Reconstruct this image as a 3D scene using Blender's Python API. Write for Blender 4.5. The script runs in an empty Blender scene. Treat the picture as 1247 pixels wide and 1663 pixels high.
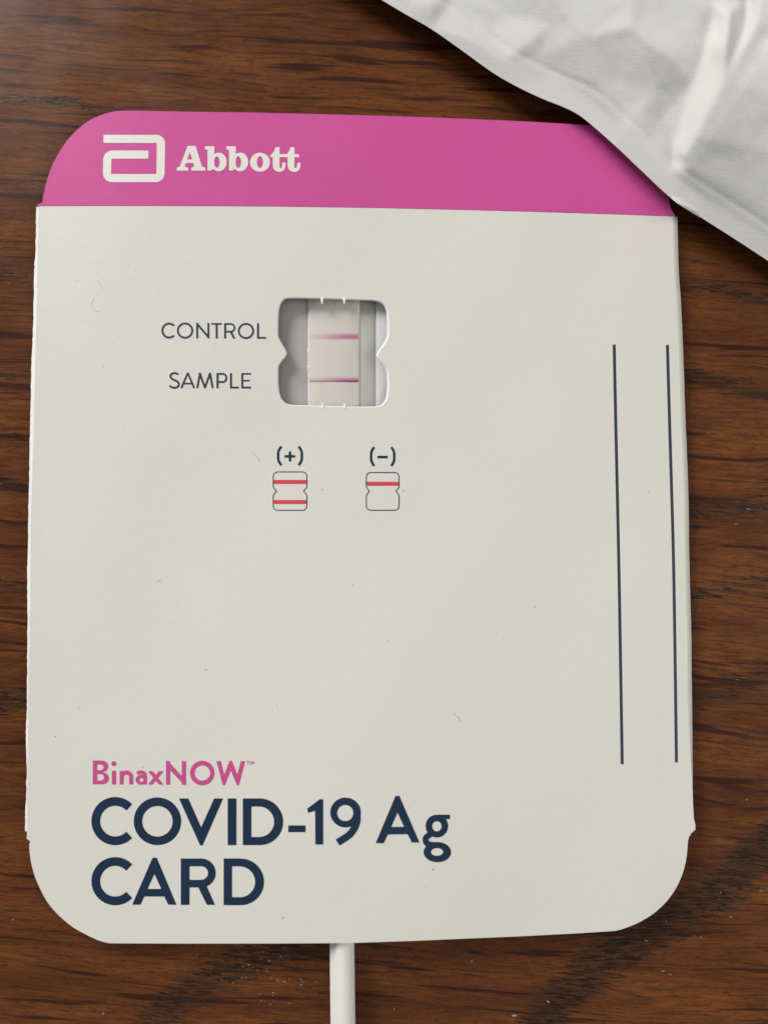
import bpy, bmesh, math, random
import numpy as np
from mathutils import Vector, Matrix
from mathutils.geometry import tessellate_polygon, delaunay_2d_cdt

random.seed(7)
rng = np.random.default_rng(11)
scene = bpy.context.scene
C = scene.collection

# ------------------------------------------------------------------ camera
PW, PH = 1247.0, 1663.0            # the photograph's frame
FPX = 1201.0                       # focal length in photo pixels (26 mm phone lens)
CAM_H = 0.0985                     # metres above the table
TILT = math.radians(2.4)
cam_d = bpy.data.cameras.new('camera'); cam = bpy.data.objects.new('camera', cam_d); C.objects.link(cam)
cam_d.sensor_fit = 'VERTICAL'; cam_d.sensor_height = 36.0; cam_d.lens = 36.0 * FPX / PH
cam_d.clip_start = 0.005; cam_d.clip_end = 20.0
cam.location = (0, 0, CAM_H); cam.rotation_euler = (TILT, 0, 0)
cam_d.dof.use_dof = True; cam_d.dof.focus_distance = CAM_H - 0.002; cam_d.dof.aperture_fstop = 9.0
scene.camera = cam

# ------------------------------------------------------------------ light: a grey room and one big window, upper left
w = bpy.data.worlds.new('World'); scene.world = w; w.use_nodes = True
bg = w.node_tree.nodes['Background']
bg.inputs[0].default_value = (0.93, 0.96, 1.0, 1); bg.inputs[1].default_value = 0.26

def area(name, loc, target, sx, sy, power, col):
    d = bpy.data.lights.new(name, 'AREA'); d.shape = 'RECTANGLE'; d.size = sx; d.size_y = sy
    d.energy = power; d.color = col
    o = bpy.data.objects.new(name, d); C.objects.link(o); o.location = loc
    o.rotation_euler = (Vector(target) - Vector(loc)).to_track_quat('-Z', 'Y').to_euler()
    return o
area('window_light', (-1.05, 1.20, 0.86), (0, 0, 0), 0.70, 0.70, 31.0, (1.0, 0.975, 0.94))
area('right_fill_light', (0.85, -0.10, 0.62), (0, 0, 0), 0.5, 0.5, 3.3, (1.0, 0.965, 0.92))  # added fill lamp, brightens the right side; no window known there

scene.view_settings.view_transform = 'Standard'; scene.view_settings.look = 'None'
scene.view_settings.exposure = 0.12; scene.view_settings.gamma = 1.0

# ------------------------------------------------------------------ from a spot of the photo to a point at height z
_ct, _st = math.cos(TILT), math.sin(TILT)
def P(px, py, z):
    px = np.asarray(px, float); py = np.asarray(py, float); z = np.asarray(z, float)
    dx = (px - PW / 2) / FPX; dy = -(py - PH / 2) / FPX; dz = -1.0
    wy = dy * _ct - dz * _st; wz = dy * _st + dz * _ct
    t = (z - CAM_H) / wz
    return np.stack([dx * t, wy * t, z + 0 * t], -1)
MM = 0.001
def sstep(a, b, x):
    t = np.clip((np.asarray(x, float) - a) / (b - a), 0, 1); return t * t * (3 - 2 * t)
def z_card(px, py):                # top of the front panel, metres: pressed flat at its sides, lifted over the swab
    px = np.asarray(px, float); py = np.asarray(py, float)
    z = 2.25 + 0.0 * px
    z = z - 0.55 * (1 - sstep(0, 1, (px - 45) / 190.0)) ** 1.5
    z = z - 0.25 * (1 - sstep(0, 1, (1115 - px) / 120.0)) ** 2
    z = z + 1.75 * np.exp(-((px - 556) / 250.0) ** 2) * sstep(700, 1470, py)
    z = z + 0.35 * np.exp(-((px - 700) / 500.0) ** 2) * (1 - sstep(180, 700, py))
    z = z + 0.05 * np.sin(px / 95.0 + 1.0) * np.cos(py / 140.0) + 0.04 * np.sin(px / 53.0 + py / 77.0)
    return z * MM

# ------------------------------------------------------------------ object helpers
def tag(o, label=None, cat=None, group=None, kind=None):
    for k, v in (('label', label), ('category', cat), ('group', group), ('kind', kind)):
        if v: o[k] = v
    return o
def thing(name, loc, label, cat, group=None):
    o = bpy.data.objects.new(name, None); C.objects.link(o); o.location = loc
    o.empty_display_size = 0.01
    return tag(o, label, cat, group)
def mesh_obj(name, verts, faces, mat, parent=None, smooth=True):
    """verts in world space; kept local to the parent (things are never rotated)."""
    off = Vector((0, 0, 0)); p = parent
    while p is not None:
        off += p.location; p = p.parent
    v = np.asarray(verts, float) - np.array(off)
    me = bpy.data.meshes.new(name)
    me.from_pydata(v.tolist(), [], faces if isinstance(faces, list) else faces.tolist()); me.update()
    if smooth: me.polygons.foreach_set('use_smooth', [True] * len(me.polygons))
    if mat: me.materials.append(mat)
    o = bpy.data.objects.new(name, me); C.objects.link(o); o.parent = parent
    return o

# ------------------------------------------------------------------ materials
class NT:
    def __init__(s, name):
        s.m = bpy.data.materials.new(name); s.m.use_nodes = True; s.t = s.m.node_tree
        s.b = s.t.nodes['Principled BSDF']
    def n(s, typ, **kw):
        nd = s.t.nodes.new(typ)
        for k, v in kw.items():
            if hasattr(nd, k): setattr(nd, k, v)
            else: nd.inputs[k].default_value = v
        return nd
    def l(s, a, b): s.t.links.new(a, b)
    def coords(s, scale, rot=0.0, loc=(0, 0, 0)):
        tc = s.n('ShaderNodeTexCoord'); mp = s.n('ShaderNodeMapping')
        s.l(tc.outputs['Object'], mp.inputs[0]); mp.inputs['Scale'].default_value = scale
        mp.inputs['Rotation'].default_value = (0, 0, rot); mp.inputs['Location'].default_value = loc
        return mp.outputs[0]
    def noise(s, vec, scale=1.0, detail=2.0, rough=0.5, dist=0.0):
        nd = s.n('ShaderNodeTexNoise'); nd.inputs['Scale'].default_value = scale
        nd.inputs['Detail'].default_value = detail; nd.inputs['Roughness'].default_value = rough
        nd.inputs['Distortion'].default_value = dist; s.l(vec, nd.inputs['Vector']); return nd.outputs['Fac']
    def rng(s, x, a, b, c=0.0, d=1.0, smooth=True):
        nd = s.n('ShaderNodeMapRange'); nd.interpolation_type = 'SMOOTHSTEP' if smooth else 'LINEAR'
        s.l(x, nd.inputs[0])
        for i, v in zip((1, 2, 3, 4), (a, b, c, d)): nd.inputs[i].default_value = v
        return nd.outputs[0]
    def math(s, op, a, b=None):
        nd = s.n('ShaderNodeMath'); nd.operation = op
        for i, v in enumerate((a, b)):
            if v is None: continue
            if isinstance(v, (int, float)): nd.inputs[i].default_value = v
            else: s.l(v, nd.inputs[i])
        return nd.outputs[0]
    def mix(s, fac, a, b, blend='MIX'):
        nd = s.n('ShaderNodeMix'); nd.data_type = 'RGBA'; nd.blend_type = blend
        for i, v in ((0, fac), (6, a), (7, b)):
            if isinstance(v, (int, float)): nd.inputs[i].default_value = v
            elif isinstance(v, tuple): nd.inputs[i].default_value = (*v, 1) if len(v) == 3 else v
            else: s.l(v, nd.inputs[i])
        return nd.outputs[2]
    def bump(s, h, dist, strength=1.0):
        nd = s.n('ShaderNodeBump'); nd.inputs['Distance'].default_value = dist
        nd.inputs['Strength'].default_value = strength; s.l(h, nd.inputs['Height'])
        s.l(nd.outputs[0], s.b.inputs['Normal'])
    def set(s, **kw):
        for k, v in kw.items():
            k = k.replace('_', ' ')
            s.b.inputs[k].default_value = (*v, 1) if isinstance(v, tuple) and len(v) == 3 else v
        return s.m

S = 12500.0     # texture units: about one photo pixel (0.08 mm)
def paper_mat(name, col, col2, rough=0.5, spec=0.35, bumpd=0.000015, fine=0.16):
    t = NT(name); v = t.coords((S, S, S))
    big = t.noise(v, 1 / 130.0, 2); mid = t.noise(v, 1 / 18.0, 3); fin = t.noise(v, fine, 4, 0.6)
    f = t.math('ADD', t.math('MULTIPLY', t.rng(big, .35, .65), .6), t.math('MULTIPLY', mid, .4))
    c = t.mix(f, col, col2)
    spk = t.noise(v, 1 / 3.6, 1)
    c = t.mix(t.rng(spk, .765, .80, 0, .35), c, tuple(x * .45 for x in col))
    t.l(c, t.b.inputs['Base Color'])
    h = t.math('ADD', fin, t.math('MULTIPLY', mid, 1.6)); t.bump(h, bumpd)
    return t.set(Roughness=rough, **{'Specular_IOR_Level': spec})
M_card = paper_mat('card_white', (0.722, 0.70, 0.64), (0.735, 0.712, 0.658))
M_tear = paper_mat('card_torn_white', (0.88, 0.86, 0.83), (0.92, 0.90, 0.87), 0.7, .25, 0.00004)
M_pink = paper_mat('pink_ink', (0.60, 0.080, 0.31), (0.62, 0.086, 0.32), 0.55, 0.25)
M_navy = paper_mat('navy_ink', (0.007, 0.024, 0.055), (0.009, 0.028, 0.062), 0.5, 0.35)
M_small = paper_mat('slate_ink', (0.025, 0.040, 0.060), (0.03, 0.045, 0.066), 0.5, 0.35)
M_pinktxt = paper_mat('magenta_ink', (0.56, 0.078, 0.26), (0.58, 0.085, 0.27), 0.5, 0.35)
M_logo = paper_mat('unprinted_white', (0.80, 0.77, 0.70), (0.82, 0.79, 0.73), 0.5)
M_plastic = paper_mat('grey_white_plastic', (0.43, 0.415, 0.40), (0.45, 0.435, 0.42), 0.35, 0.5, 0.000005)
M_rib = paper_mat('pale_plastic', (0.66, 0.655, 0.66), (0.68, 0.675, 0.68), 0.35, 0.5, 0.000005)
M_inner = paper_mat('inner_board', (0.44, 0.445, 0.40), (0.46, 0.465, 0.42), 0.6, 0.3)
M_glint = NT('glare_white').set(Base_Color=(0.93, 0.93, 0.92), Roughness=0.2)  # near-white colour standing in for glare on the test strip
t = NT('red_hatched_ink'); v = t.coords((S, S, S), 0.9)
wv = t.n('ShaderNodeTexWave'); wv.inputs['Scale'].default_value = 0.12; t.l(v, wv.inputs['Vector'])
t.l(t.mix(wv.outputs['Fac'], (0.62, 0.045, 0.07), (0.72, 0.075, 0.10)), t.b.inputs['Base Color'])
M_red = t.set(Roughness=0.5, Specular_IOR_Level=0.35)

# ------------------------------------------------------------------ table
BANDS = [  # dark cathedral figure: polyline (photo px), half width, strength
    ([(-300, 120), (0, 158), (120, 170), (230, 190), (420, 260)], 13, .8), ([(-200, 260), (0, 298), (70, 305), (400, 330)], 20, .55),
    ([(-200, 430), (0, 440), (60, 466), (300, 480)], 17, .6), ([(-200, 600), (0, 611), (60, 615), (200, 620)], 7, 1),
    ([(-200, 690), (0, 708), (50, 712), (200, 700)], 12, .8), ([(-200, 770), (0, 777), (30, 784)], 8, 1),
    ([(-200, 930), (0, 948), (60, 952), (300, 960)], 15, .9), ([(-200, 1160), (0, 1142), (60, 1128), (300, 1100)], 30, .9),
    ([(900, 440), (1105, 467), (1170, 472), (1247, 486), (1500, 520)], 13, .85), ([(900, 590), (1105, 604), (1165, 612), (1247, 640), (1500, 700)], 16, .85),
    ([(1105, 618), (1160, 626)], 5, .8), ([(900, 860), (1118, 840), (1180, 828), (1247, 826), (1500, 800)], 26, .8),
    ([(900, 990), (1120, 968), (1190, 955), (1247, 938), (1500, 890)], 17, .8), ([(900, 1150), (1125, 1138), (1190, 1112), (1247, 1098), (1500, 1060)], 30, .75),
    ([(1500, 1200), (1300, 1320), (1247, 1372), (1180, 1440), (1080, 1500), (980, 1560), (900, 1630), (850, 1720), (820, 1900)], 48, 1.0),
    ([(700, 1400), (560, 1500), (430, 1545), (340, 1590), (265, 1645), (200, 1710), (120, 1900)], 42, .85),
    ([(-200, 780), (60, 800)], 10, .4), ([(300, 130), (520, 150)], 4, .3),
    ([(640, 300), (1000, 330), (1250, 392), (1400, 420)], 12, .25)]
def seg_field(X, Y, pts):
    d = np.full(X.shape, 1e9)
    for (x0, y0), (x1, y1) in zip(pts[:-1], pts[1:]):
        vx, vy = x1 - x0, y1 - y0; L = vx * vx + vy * vy
        u = np.clip(((X - x0) * vx + (Y - y0) * vy) / L, 0, 1)
        d = np.minimum(d, np.hypot(X - x0 - u * vx, Y - y0 - u * vy))
    return d
def build_table():
    xs = np.arange(-1400, 2660, 10.0); ys = np.arange(-1300, 2970, 10.0)
    X, Y = np.meshgrid(xs, ys)
    pts = P(X.ravel(), Y.ravel(), 0.0)
    nx, ny = len(xs), len(ys)
    i = np.arange(nx * ny).reshape(ny, nx)
    f = np.stack([i[:-1, :-1], i[1:, :-1], i[1:, 1:], i[:-1, 1:]], -1).reshape(-1, 4)
    band = np.zeros_like(X)
    for pl, hw, s in BANDS:
        band = np.maximum(band, s * (1 - sstep(0.25, 1.35, seg_field(X, Y, pl) / hw)))
    # slab sides and underside
    ring = list(i[0, :]) + list(i[1:, -1]) + list(i[-1, -2::-1]) + list(i[-2:0:-1, 0])
    low = pts[ring].copy(); low[:, 2] = -0.025
    base = len(pts); pts = np.vstack([pts, low]); faces = f.tolist(); n = len(ring)
    for k in range(n):
        faces.append([int(ring[k]), int(ring[(k + 1) % n]), base + (k + 1) % n, base + k])
    faces.append([base + k for k in range(n)][::-1])
    t = NT('walnut_stained_wood')
    raw = t.coords((S, S, S))
    # grain runs nearly left to right, dipping a little to the right, and wanders
    warp = t.noise(t.coords((S / 520, S / 170, S)), 1, 2)
    off = t.n('ShaderNodeCombineXYZ'); t.l(t.math('MULTIPLY', t.math('SUBTRACT', warp, .5), 60.0), off.inputs[1])
    vr = t.n('ShaderNodeMapping'); t.l(raw, vr.inputs[0]); vr.inputs['Rotation'].default_value = (0, 0, math.radians(3.4))
    va = t.n('ShaderNodeVectorMath'); va.operation = 'ADD'; t.l(vr.outputs[0], va.inputs[0]); t.l(off.outputs[0], va.inputs[1])
    def st(sx, sy, o=0.0):
        m = t.n('ShaderNodeMapping'); t.l(va.outputs[0], m.inputs[0]); m.inputs['Scale'].default_value = (1 / sx, 1 / sy, 1)
        m.inputs['Location'].default_value = (o, o * .7, o); return m.outputs[0]
    at = t.n('ShaderNodeAttribute'); at.attribute_name = 'figure'; figure = at.outputs['Fac']
    broad = t.noise(st(420, 60), 1, 3, .55)
    tone = t.noise(st(70, 6, 3.1), 1, 5, .62)
    c = t.mix(t.rng(broad, .3, .7), (0.106, 0.0312, 0.0090), (0.188, 0.063, 0.0145))
    c = t.mix(t.rng(tone, .38, .68, 0, .72), c, (0.060, 0.020, 0.0075))
    red = t.noise(st(150, 26, 9.0), 1, 3)
    c = t.mix(t.rng(red, .5, .75, 0, .5), c, (0.150, 0.043, 0.016))
    # long dark growth lines
    ln = t.noise(st(230, 12, 5.3), 1, 2, .5)
    c = t.mix(t.rng(ln, .575, .66, 0, .85), c, (0.030, 0.009, 0.006))
    ln2 = t.noise(st(120, 5.5, 15.3), 1, 2, .5)
    c = t.mix(t.rng(ln2, .60, .70, 0, .55), c, (0.045, 0.015, 0.009))
    # fine pores everywhere, short dashes
    po = t.noise(st(15, 1.8, 7.7), 1, 1, .5)
    pm = t.rng(po, .55, .70, 0, .62)
    c = t.mix(pm, c, (0.035, 0.013, 0.008))
    # dark figured zones: dense black pores over a greyed ground
    fz = t.noise(st(36, 4.4, 1.7), 1, 3, .6)
    thr = t.math('ADD', fz, t.math('MULTIPLY', figure, .38))
    ground = t.rng(thr, .62, .90, 0, .68)
    c = t.mix(ground, c, (0.040, 0.022, 0.011))
    fz2 = t.noise(st(24, 2.7, 21.7), 1, 2, .55)
    thr2 = t.math('ADD', fz2, t.math('MULTIPLY', figure, .24))
    dk = t.rng(thr2, .70, .80, 0, .85)
    c = t.mix(dk, c, (0.014, 0.009, 0.0065))
    # pale dust caught in some pores
    sp = t.noise(st(5.0, 2.4, 31.7), 1, 1, .5); clump = t.noise(raw, 1 / 60.0, 2)
    dust = t.math('MULTIPLY', t.rng(sp, .735, .77), t.math('MULTIPLY', t.rng(clump, .52, .64), t.rng(figure, .25, .6)))
    c = t.mix(t.math('MULTIPLY', dust, .5), c, (0.42, 0.38, 0.32))
    t.l(c, t.b.inputs['Base Color'])
    h = t.math('SUBTRACT', t.math('MULTIPLY', tone, .35), t.math('ADD', t.math('MULTIPLY', pm, .5), dk))
    t.bump(h, 0.000008)
    t.l(t.rng(t.noise(raw, 1 / 90.0, 3), .3, .7, .24, .33), t.b.inputs['Roughness'])
    m = t.set(**{'Specular_IOR_Level': 0.20})
    o = mesh_obj('table_top', pts, faces, m, smooth=False)
    a = o.data.attributes.new('figure', 'FLOAT', 'POINT')
    vals = np.zeros(len(pts)); vals[:X.size] = band.ravel(); a.data.foreach_set('value', vals.astype(np.float32))
    tag(o, kind='structure')
    o['label'] = 'dark red-brown wooden table top with black pores under the card'
build_table()

# ------------------------------------------------------------------ 2-D shapes -> contours -> mesh laid on the card
class Canvas:
    """Boolean drawing of glyphs in a local frame: photo px = origin + local / scale."""
    def __init__(s, ox, oy, scale, x0, y0, x1, y1, step=0.22):
        s.ox, s.oy, s.k, s.step = ox, oy, scale, step
        pad = 1.5
        s.X0, s.Y0 = ox + x0 / scale - pad, oy + y0 / scale - pad
        nx = int((x1 - x0) / scale / step + 2 * pad / step) + 2; ny = int((y1 - y0) / scale / step + 2 * pad / step) + 2
        X, Y = np.meshgrid(s.X0 + np.arange(nx) * step, s.Y0 + np.arange(ny) * step)
        s.X = (X - ox) * scale; s.Y = (Y - oy) * scale
        s.a = np.zeros(X.shape)
    def frame(s, ox, oy, scale=None):      # go on drawing in another local frame
        scale = scale or s.k
        X = s.X / s.k + s.ox; Y = s.Y / s.k + s.oy
        s.ox, s.oy, s.k = ox, oy, scale; s.X = (X - ox) * scale; s.Y = (Y - oy) * scale
    def sd(s, d, sub=False):               # anti-aliased stamp of a distance field (negative inside)
        m = np.clip(0.5 - d / (s.k * s.step), 0, 1)
        s.a = np.minimum(s.a, 1 - m) if sub else np.maximum(s.a, m)
    def rect(s, x0, y0, x1, y1, sub=False):
        s.sd(np.maximum(np.maximum(x0 - s.X, s.X - x1), np.maximum(y0 - s.Y, s.Y - y1)), sub)
    def line(s, pts, wd, cap='butt', sub=False):
        d = np.full(s.X.shape, 1e9)
        n = len(pts)
        for k in range(n - 1):
            (x0, y0), (x1, y1) = pts[k], pts[k + 1]
            vx, vy = x1 - x0, y1 - y0; L = math.hypot(vx, vy)
            if L < 1e-6: continue
            vx /= L; vy /= L
            t = (s.X - x0) * vx + (s.Y - y0) * vy; q = -(s.X - x0) * vy + (s.Y - y0) * vx
            dd = np.hypot(np.maximum(np.maximum(-t, t - L), 0), q)
            d = np.minimum(d, dd)
        d = d - wd / 2
        if cap == 'butt':
            for (x0, y0), (x1, y1) in ((pts[0], pts[1]), (pts[-1], pts[-2])):
                L = math.hypot(x1 - x0, y1 - y0) or 1.0
                out = -((s.X - x0) * (x1 - x0) + (s.Y - y0) * (y1 - y0)) / L
                near = np.hypot(s.X - x0, s.Y - y0) < wd * 0.78
                d = np.where(near & (out > -s.k * s.step), np.maximum(d, out), d)
        s.sd(d, sub)
    def arc(s, cx, cy, rx, ry, a0, a1, wd):      # degrees, counter-clockwise as seen, y down
        n = 40
        pts = [(cx + rx * math.cos(math.radians(a0 + (a1 - a0) * i / n)), cy - ry * math.sin(math.radians(a0 + (a1 - a0) * i / n))) for i in range(n + 1)]
        s.line(pts, wd)
    def ell(s, cx, cy, rx, ry, sub=False, clip=None):
        q = np.hypot((s.X - cx) / rx, (s.Y - cy) / ry); g = np.hypot((s.X - cx) / rx ** 2, (s.Y - cy) / ry ** 2) + 1e-9
        d = (q - 1) * q / g
        if clip: d = np.maximum(d, clip(s.X, s.Y))
        s.sd(d, sub)
    def poly(s, pts, sub=False):
        d = np.full(s.X.shape, 1e9); ins = np.zeros(s.X.shape, bool); n = len(pts)
        for k in range(n):
            (x0, y0), (x1, y1) = pts[k], pts[(k + 1) % n]
            vx, vy = x1 - x0, y1 - y0; L = vx * vx + vy * vy
            if L < 1e-9: continue
            u = np.clip(((s.X - x0) * vx + (s.Y - y0) * vy) / L, 0, 1)
            d = np.minimum(d, np.hypot(s.X - x0 - u * vx, s.Y - y0 - u * vy))
            if vy != 0:
                c = ((y0 > s.Y) != (y1 > s.Y)) & (s.X < x0 + (s.Y - y0) * vx / vy); ins ^= c
        s.sd(np.where(ins, -d, d), sub)
    def loops(s, blur=0.5, tol=0.045):
        a = np.pad(s.a, 2)
        if blur > 0:
            sg = blur / s.step; r = int(3 * sg) + 1
            kx = np.exp(-0.5 * (np.arange(-r, r + 1) / sg) ** 2); kx /= kx.sum()
            a = np.apply_along_axis(lambda m: np.convolve(m, kx, 'same'), 0, a)
            a = np.apply_along_axis(lambda m: np.convolve(m, kx, 'same'), 1, a)
        a = a + 1e-7
        L = contour(a, 0.5)
        return [simplify([(s.X0 + (x - 2) * s.step, s.Y0 + (y - 2) * s.step) for x, y in l], tol) for l in L if len(l) > 8]

def contour(a, lv):
    ny, nx = a.shape
    b = a > lv
    code = b[:-1, :-1] * 1 + b[:-1, 1:] * 2 + b[1:, 1:] * 4 + b[1:, :-1] * 8
    nxt = {}; pos = {}
    T = {1: [(3, 0)], 2: [(0, 1)], 3: [(3, 1)], 4: [(1, 2)], 6: [(0, 2)], 7: [(3, 2)], 8: [(2, 3)], 9: [(2, 0)], 11: [(2, 1)],
         12: [(1, 3)], 13: [(1, 0)], 14: [(0, 3)], 5: [(3, 0), (1, 2)], 10: [(0, 1), (2, 3)]}
    def key(x, y, e):
        if e == 0: k = (x, y, 0)
        elif e == 2: k = (x, y + 1, 0)
        elif e == 3: k = (x, y, 1)
        else: k = (x + 1, y, 1)
        if k not in pos:
            X, Y, h = k
            if h == 0: v0, v1 = a[Y, X], a[Y, X + 1]; pos[k] = (X + (lv - v0) / (v1 - v0), Y)
            else: v0, v1 = a[Y, X], a[Y + 1, X]; pos[k] = (X, Y + (lv - v0) / (v1 - v0))
        return k
    for y, x in zip(*np.nonzero((code > 0) & (code < 15))):
        for e0, e1 in T[int(code[y, x])]:
            nxt[key(int(x), int(y), e0)] = key(int(x), int(y), e1)
    out = []
    while nxt:
        k0, k = nxt.popitem(); loop = [pos[k0]]
        while k != k0 and k in nxt:
            loop.append(pos[k]); k = nxt.pop(k)
        out.append(loop)
    return out
def simplify(l, tol):
    p = np.array(l)
    far = int(np.argmax(np.hypot(*(p - p[0]).T)))
    def dp(i, j):
        st = [(i, j)]; keep = set()
        while st:
            i, j = st.pop()
            if j - i < 2: continue
            a, b = p[i], p[j]; v = b - a; L = math.hypot(*v) + 1e-12
            q = p[i + 1:j]; d = np.abs((q[:, 0] - a[0]) * v[1] - (q[:, 1] - a[1]) * v[0]) / L
            m = int(np.argmax(d))
            if d[m] > tol: keep.add(i + 1 + m); st += [(i, i + 1 + m), (i + 1 + m, j)]
        return keep
    ks = sorted({0, far} | dp(0, far) | dp(far, len(p) - 1) | {len(p) - 1})
    return [tuple(p[k]) for k in ks]
def area2(l):
    p = np.array(l); x, y = p[:, 0], p[:, 1]
    return float(np.sum(x * np.roll(y, -1) - np.roll(x, -1) * y)) / 2
def inside(pt, l):
    x, y = pt; c = False; n = len(l)
    for k in range(n):
        (x0, y0), (x1, y1) = l[k], l[(k + 1) % n]
        if (y0 > y) != (y1 > y) and x < x0 + (y - y0) * (x1 - x0) / (y1 - y0): c = not c
    return c
def fill_px(loops, cell):
    """triangulate loops (outer + holes) in photo px, cut along a grid so the sheet can bend; returns a bmesh"""
    order = sorted(loops, key=lambda l: -abs(area2(l)))
    groups = []
    for l in order:
        host = next((g for g in groups if inside(l[0], g[0]) and not any(inside(l[0], h) for h in g[1:])), None)
        if host: host.append(l)
        else: groups.append([l])
    bm = bmesh.new()
    for g in groups:
        allp = [q for l in g for q in l]
        tris = tessellate_polygon([[Vector((x, y, 0)) for x, y in l] for l in g])
        vs = [bm.verts.new((x, y, 0)) for x, y in allp]
        for tr in tris:
            try: bm.faces.new([vs[i] for i in tr])
            except ValueError: pass
    bmesh.ops.remove_doubles(bm, verts=bm.verts, dist=0.01)
    xs = [v.co.x for v in bm.verts]; ys = [v.co.y for v in bm.verts]
    for ax, lo, hi in ((0, min(xs), max(xs)), (1, min(ys), max(ys))):
        k = math.ceil(lo / cell) * cell
        while k < hi:
            co = [0, 0, 0]; no = [0, 0, 0]; co[ax] = k; no[ax] = 1
            bmesh.ops.bisect_plane(bm, geom=bm.verts[:] + bm.edges[:] + bm.faces[:], plane_co=co, plane_no=no, dist=1e-4)
            k += cell
    for f in bm.faces:
        f.normal_update()
        if f.normal.z > 0: f.normal_flip()      # py runs down: flips to face up in the world
    return bm
def lay(name, loops, mat, parent, zf, lift=0.000026, thick=0.0, cell=14.0, drop_edge=None):
    """sheet with its top at zf+lift; thick > 0 gives it walls and an underside"""
    bm = fill_px(loops, cell); bm.verts.ensure_lookup_table(); bm.verts.index_update()
    px = np.array([v.co.x for v in bm.verts]); py = np.array([v.co.y for v in bm.verts])
    z = zf(px, py) + lift
    top = P(px, py, z); faces = [[v.index for v in f.verts] for f in bm.faces]
    verts = top
    if thick > 0:
        n = len(px); bot = top.copy(); bot[:, 2] -= thick
        verts = np.vstack([top, bot]); extra = [[i + n for i in f][::-1] for f in faces]
        for e in bm.edges:
            if len(e.link_faces) == 1:
                f = e.link_faces[0]
                ids = [v.index for v in f.verts]; a, b = e.verts[0].index, e.verts[1].index
                if ids[(ids.index(a) + 1) % len(ids)] != b: a, b = b, a
                extra.append([b, a, a + n, b + n])
        faces += extra
    bm.free()
    o = mesh_obj(name, verts, faces, mat, parent, smooth=False)
    return o
def bev(o, wd, seg=3, ang=50):
    m = o.modifiers.new('Bevel', 'BEVEL'); m.width = wd; m.segments = seg; m.limit_method = 'ANGLE'; m.angle_limit = math.radians(ang)
    m.use_clamp_overlap = True; m.harden_normals = False
    o.data.polygons.foreach_set('use_smooth', [True] * len(o.data.polygons))
    o.data.set_sharp_from_angle(angle=math.radians(60)) if False else None
def spline(pts, n=8, closed=False):
    out = []; N = len(pts)
    for i in range(N if closed else N - 1):
        g = (lambda k: pts[k % N]) if closed else (lambda k: pts[min(max(k, 0), N - 1)])
        p0, p1, p2, p3 = [np.array(g(i + k), float) for k in (-1, 0, 1, 2)]
        for j in range(n):
            t = j / n
            out.append(tuple(0.5 * ((2 * p1) + (-p0 + p2) * t + (2 * p0 - 5 * p1 + 4 * p2 - p3) * t * t + (-p0 + 3 * p1 - 3 * p2 + p3) * t ** 3)))
    if not closed: out.append(tuple(map(float, pts[-1])))
    return out

# ------------------------------------------------------------------ the test card
card_loc = tuple(P(585, 860, 0.0)); card_loc = (float(card_loc[0]), float(card_loc[1]), 0.0)
card = thing('test_card', card_loc, 'white folded cardboard test card with pink header, small window and navy lettering', 'test card')

divider = [(66, 334.6), (150, 334.3), (248, 334.2), (447, 335.2), (600, 337.3), (730, 340.2), (860, 343.6), (980, 347.4), (1096, 351.2)]
right_edge = [(1099.4, 352), (1100.3, 400), (1101.6, 442), (1105, 490), (1108, 553), (1110.5, 621), (1112.5, 684), (1115.5, 750), (1117.6, 821), (1118.5, 900),
              (1119.8, 950), (1122, 1035), (1122.6, 1100), (1123.3, 1148), (1124, 1230), (1124.4, 1300)]
right_fold = [(x - (9 if y < 1200 else 9 * (1300 - y) / 100 + 1)) for x, y in right_edge]
left_edge = [(41.0, 1351), (41.6, 1320), (43, 1296), (44, 1248), (42.6, 1200), (44.2, 1150), (44.4, 1100), (45.2, 1040), (45.3, 980), (44.7, 934), (46.2, 880), (46.6, 836),
             (48, 770), (49.4, 700), (50.5, 650), (51.4, 600), (53.6, 550), (55, 516), (56, 444), (58.3, 408), (59, 370), (59.5, 336)]
def jag(pts, amp, n=9):
    q = spline(pts, n); out = []
    for k, (x, y) in enumerate(q):
        j = rng.normal() * amp * (2.2 if rng.random() < .07 else 1)
        out.append((x + (0 if k in (0, len(q) - 1) else j), y))
    return out
left_in = [(62.6, 336), (62.3, 370), (62.0, 408), (61, 444), (60, 516), (58.5, 560), (56.8, 620), (55.6, 700), (53, 770), (50.8, 836), (50, 900), (49.5, 980), (48.4, 1040), (47, 1100), (46.3, 1160), (45.6, 1240), (45, 1300), (44.5, 1350)]
# front panel outline (white): divider right, down the right side, round the bottom, up the left fold
body_right = [(1096, 351.6)] + [(x - 7 * (1 if y < 1150 else max(0, (1300 - y) / 150)), y) for x, y in spline(right_edge, 3)]
body = [(x, y + .35) for x, y in divider[:1]] + [(x, y + .35) for x, y in divider[1:-1]] + body_right
body += [(1126, 1329), (1128.6, 1340), (1128.4, 1347.6), (1122, 1353), (1118.4, 1358.8), (1116.7, 1364), (1115.6, 1377)]
body += spline([(1115.6, 1377), (1114.3, 1391), (1110, 1411.5), (1103, 1430.5), (1093, 1449), (1079, 1467), (1060, 1484), (1037, 1498), (1012.5, 1508), (998, 1511.8)], 5)[1:]
body += [(940, 1515.6), (850, 1520.3), (750, 1524.6), (660, 1528.4), (577, 1531.2), (533, 1531.8), (420, 1532.3), (300, 1532.4), (185, 1532)]
body += spline([(176.4, 1531.6), (154.7, 1524.8), (116, 1503.6), (82.5, 1471.8), (63.3, 1438), (53.7, 1411.7), (48.8, 1385), (48.3, 1370)], 6)
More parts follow.
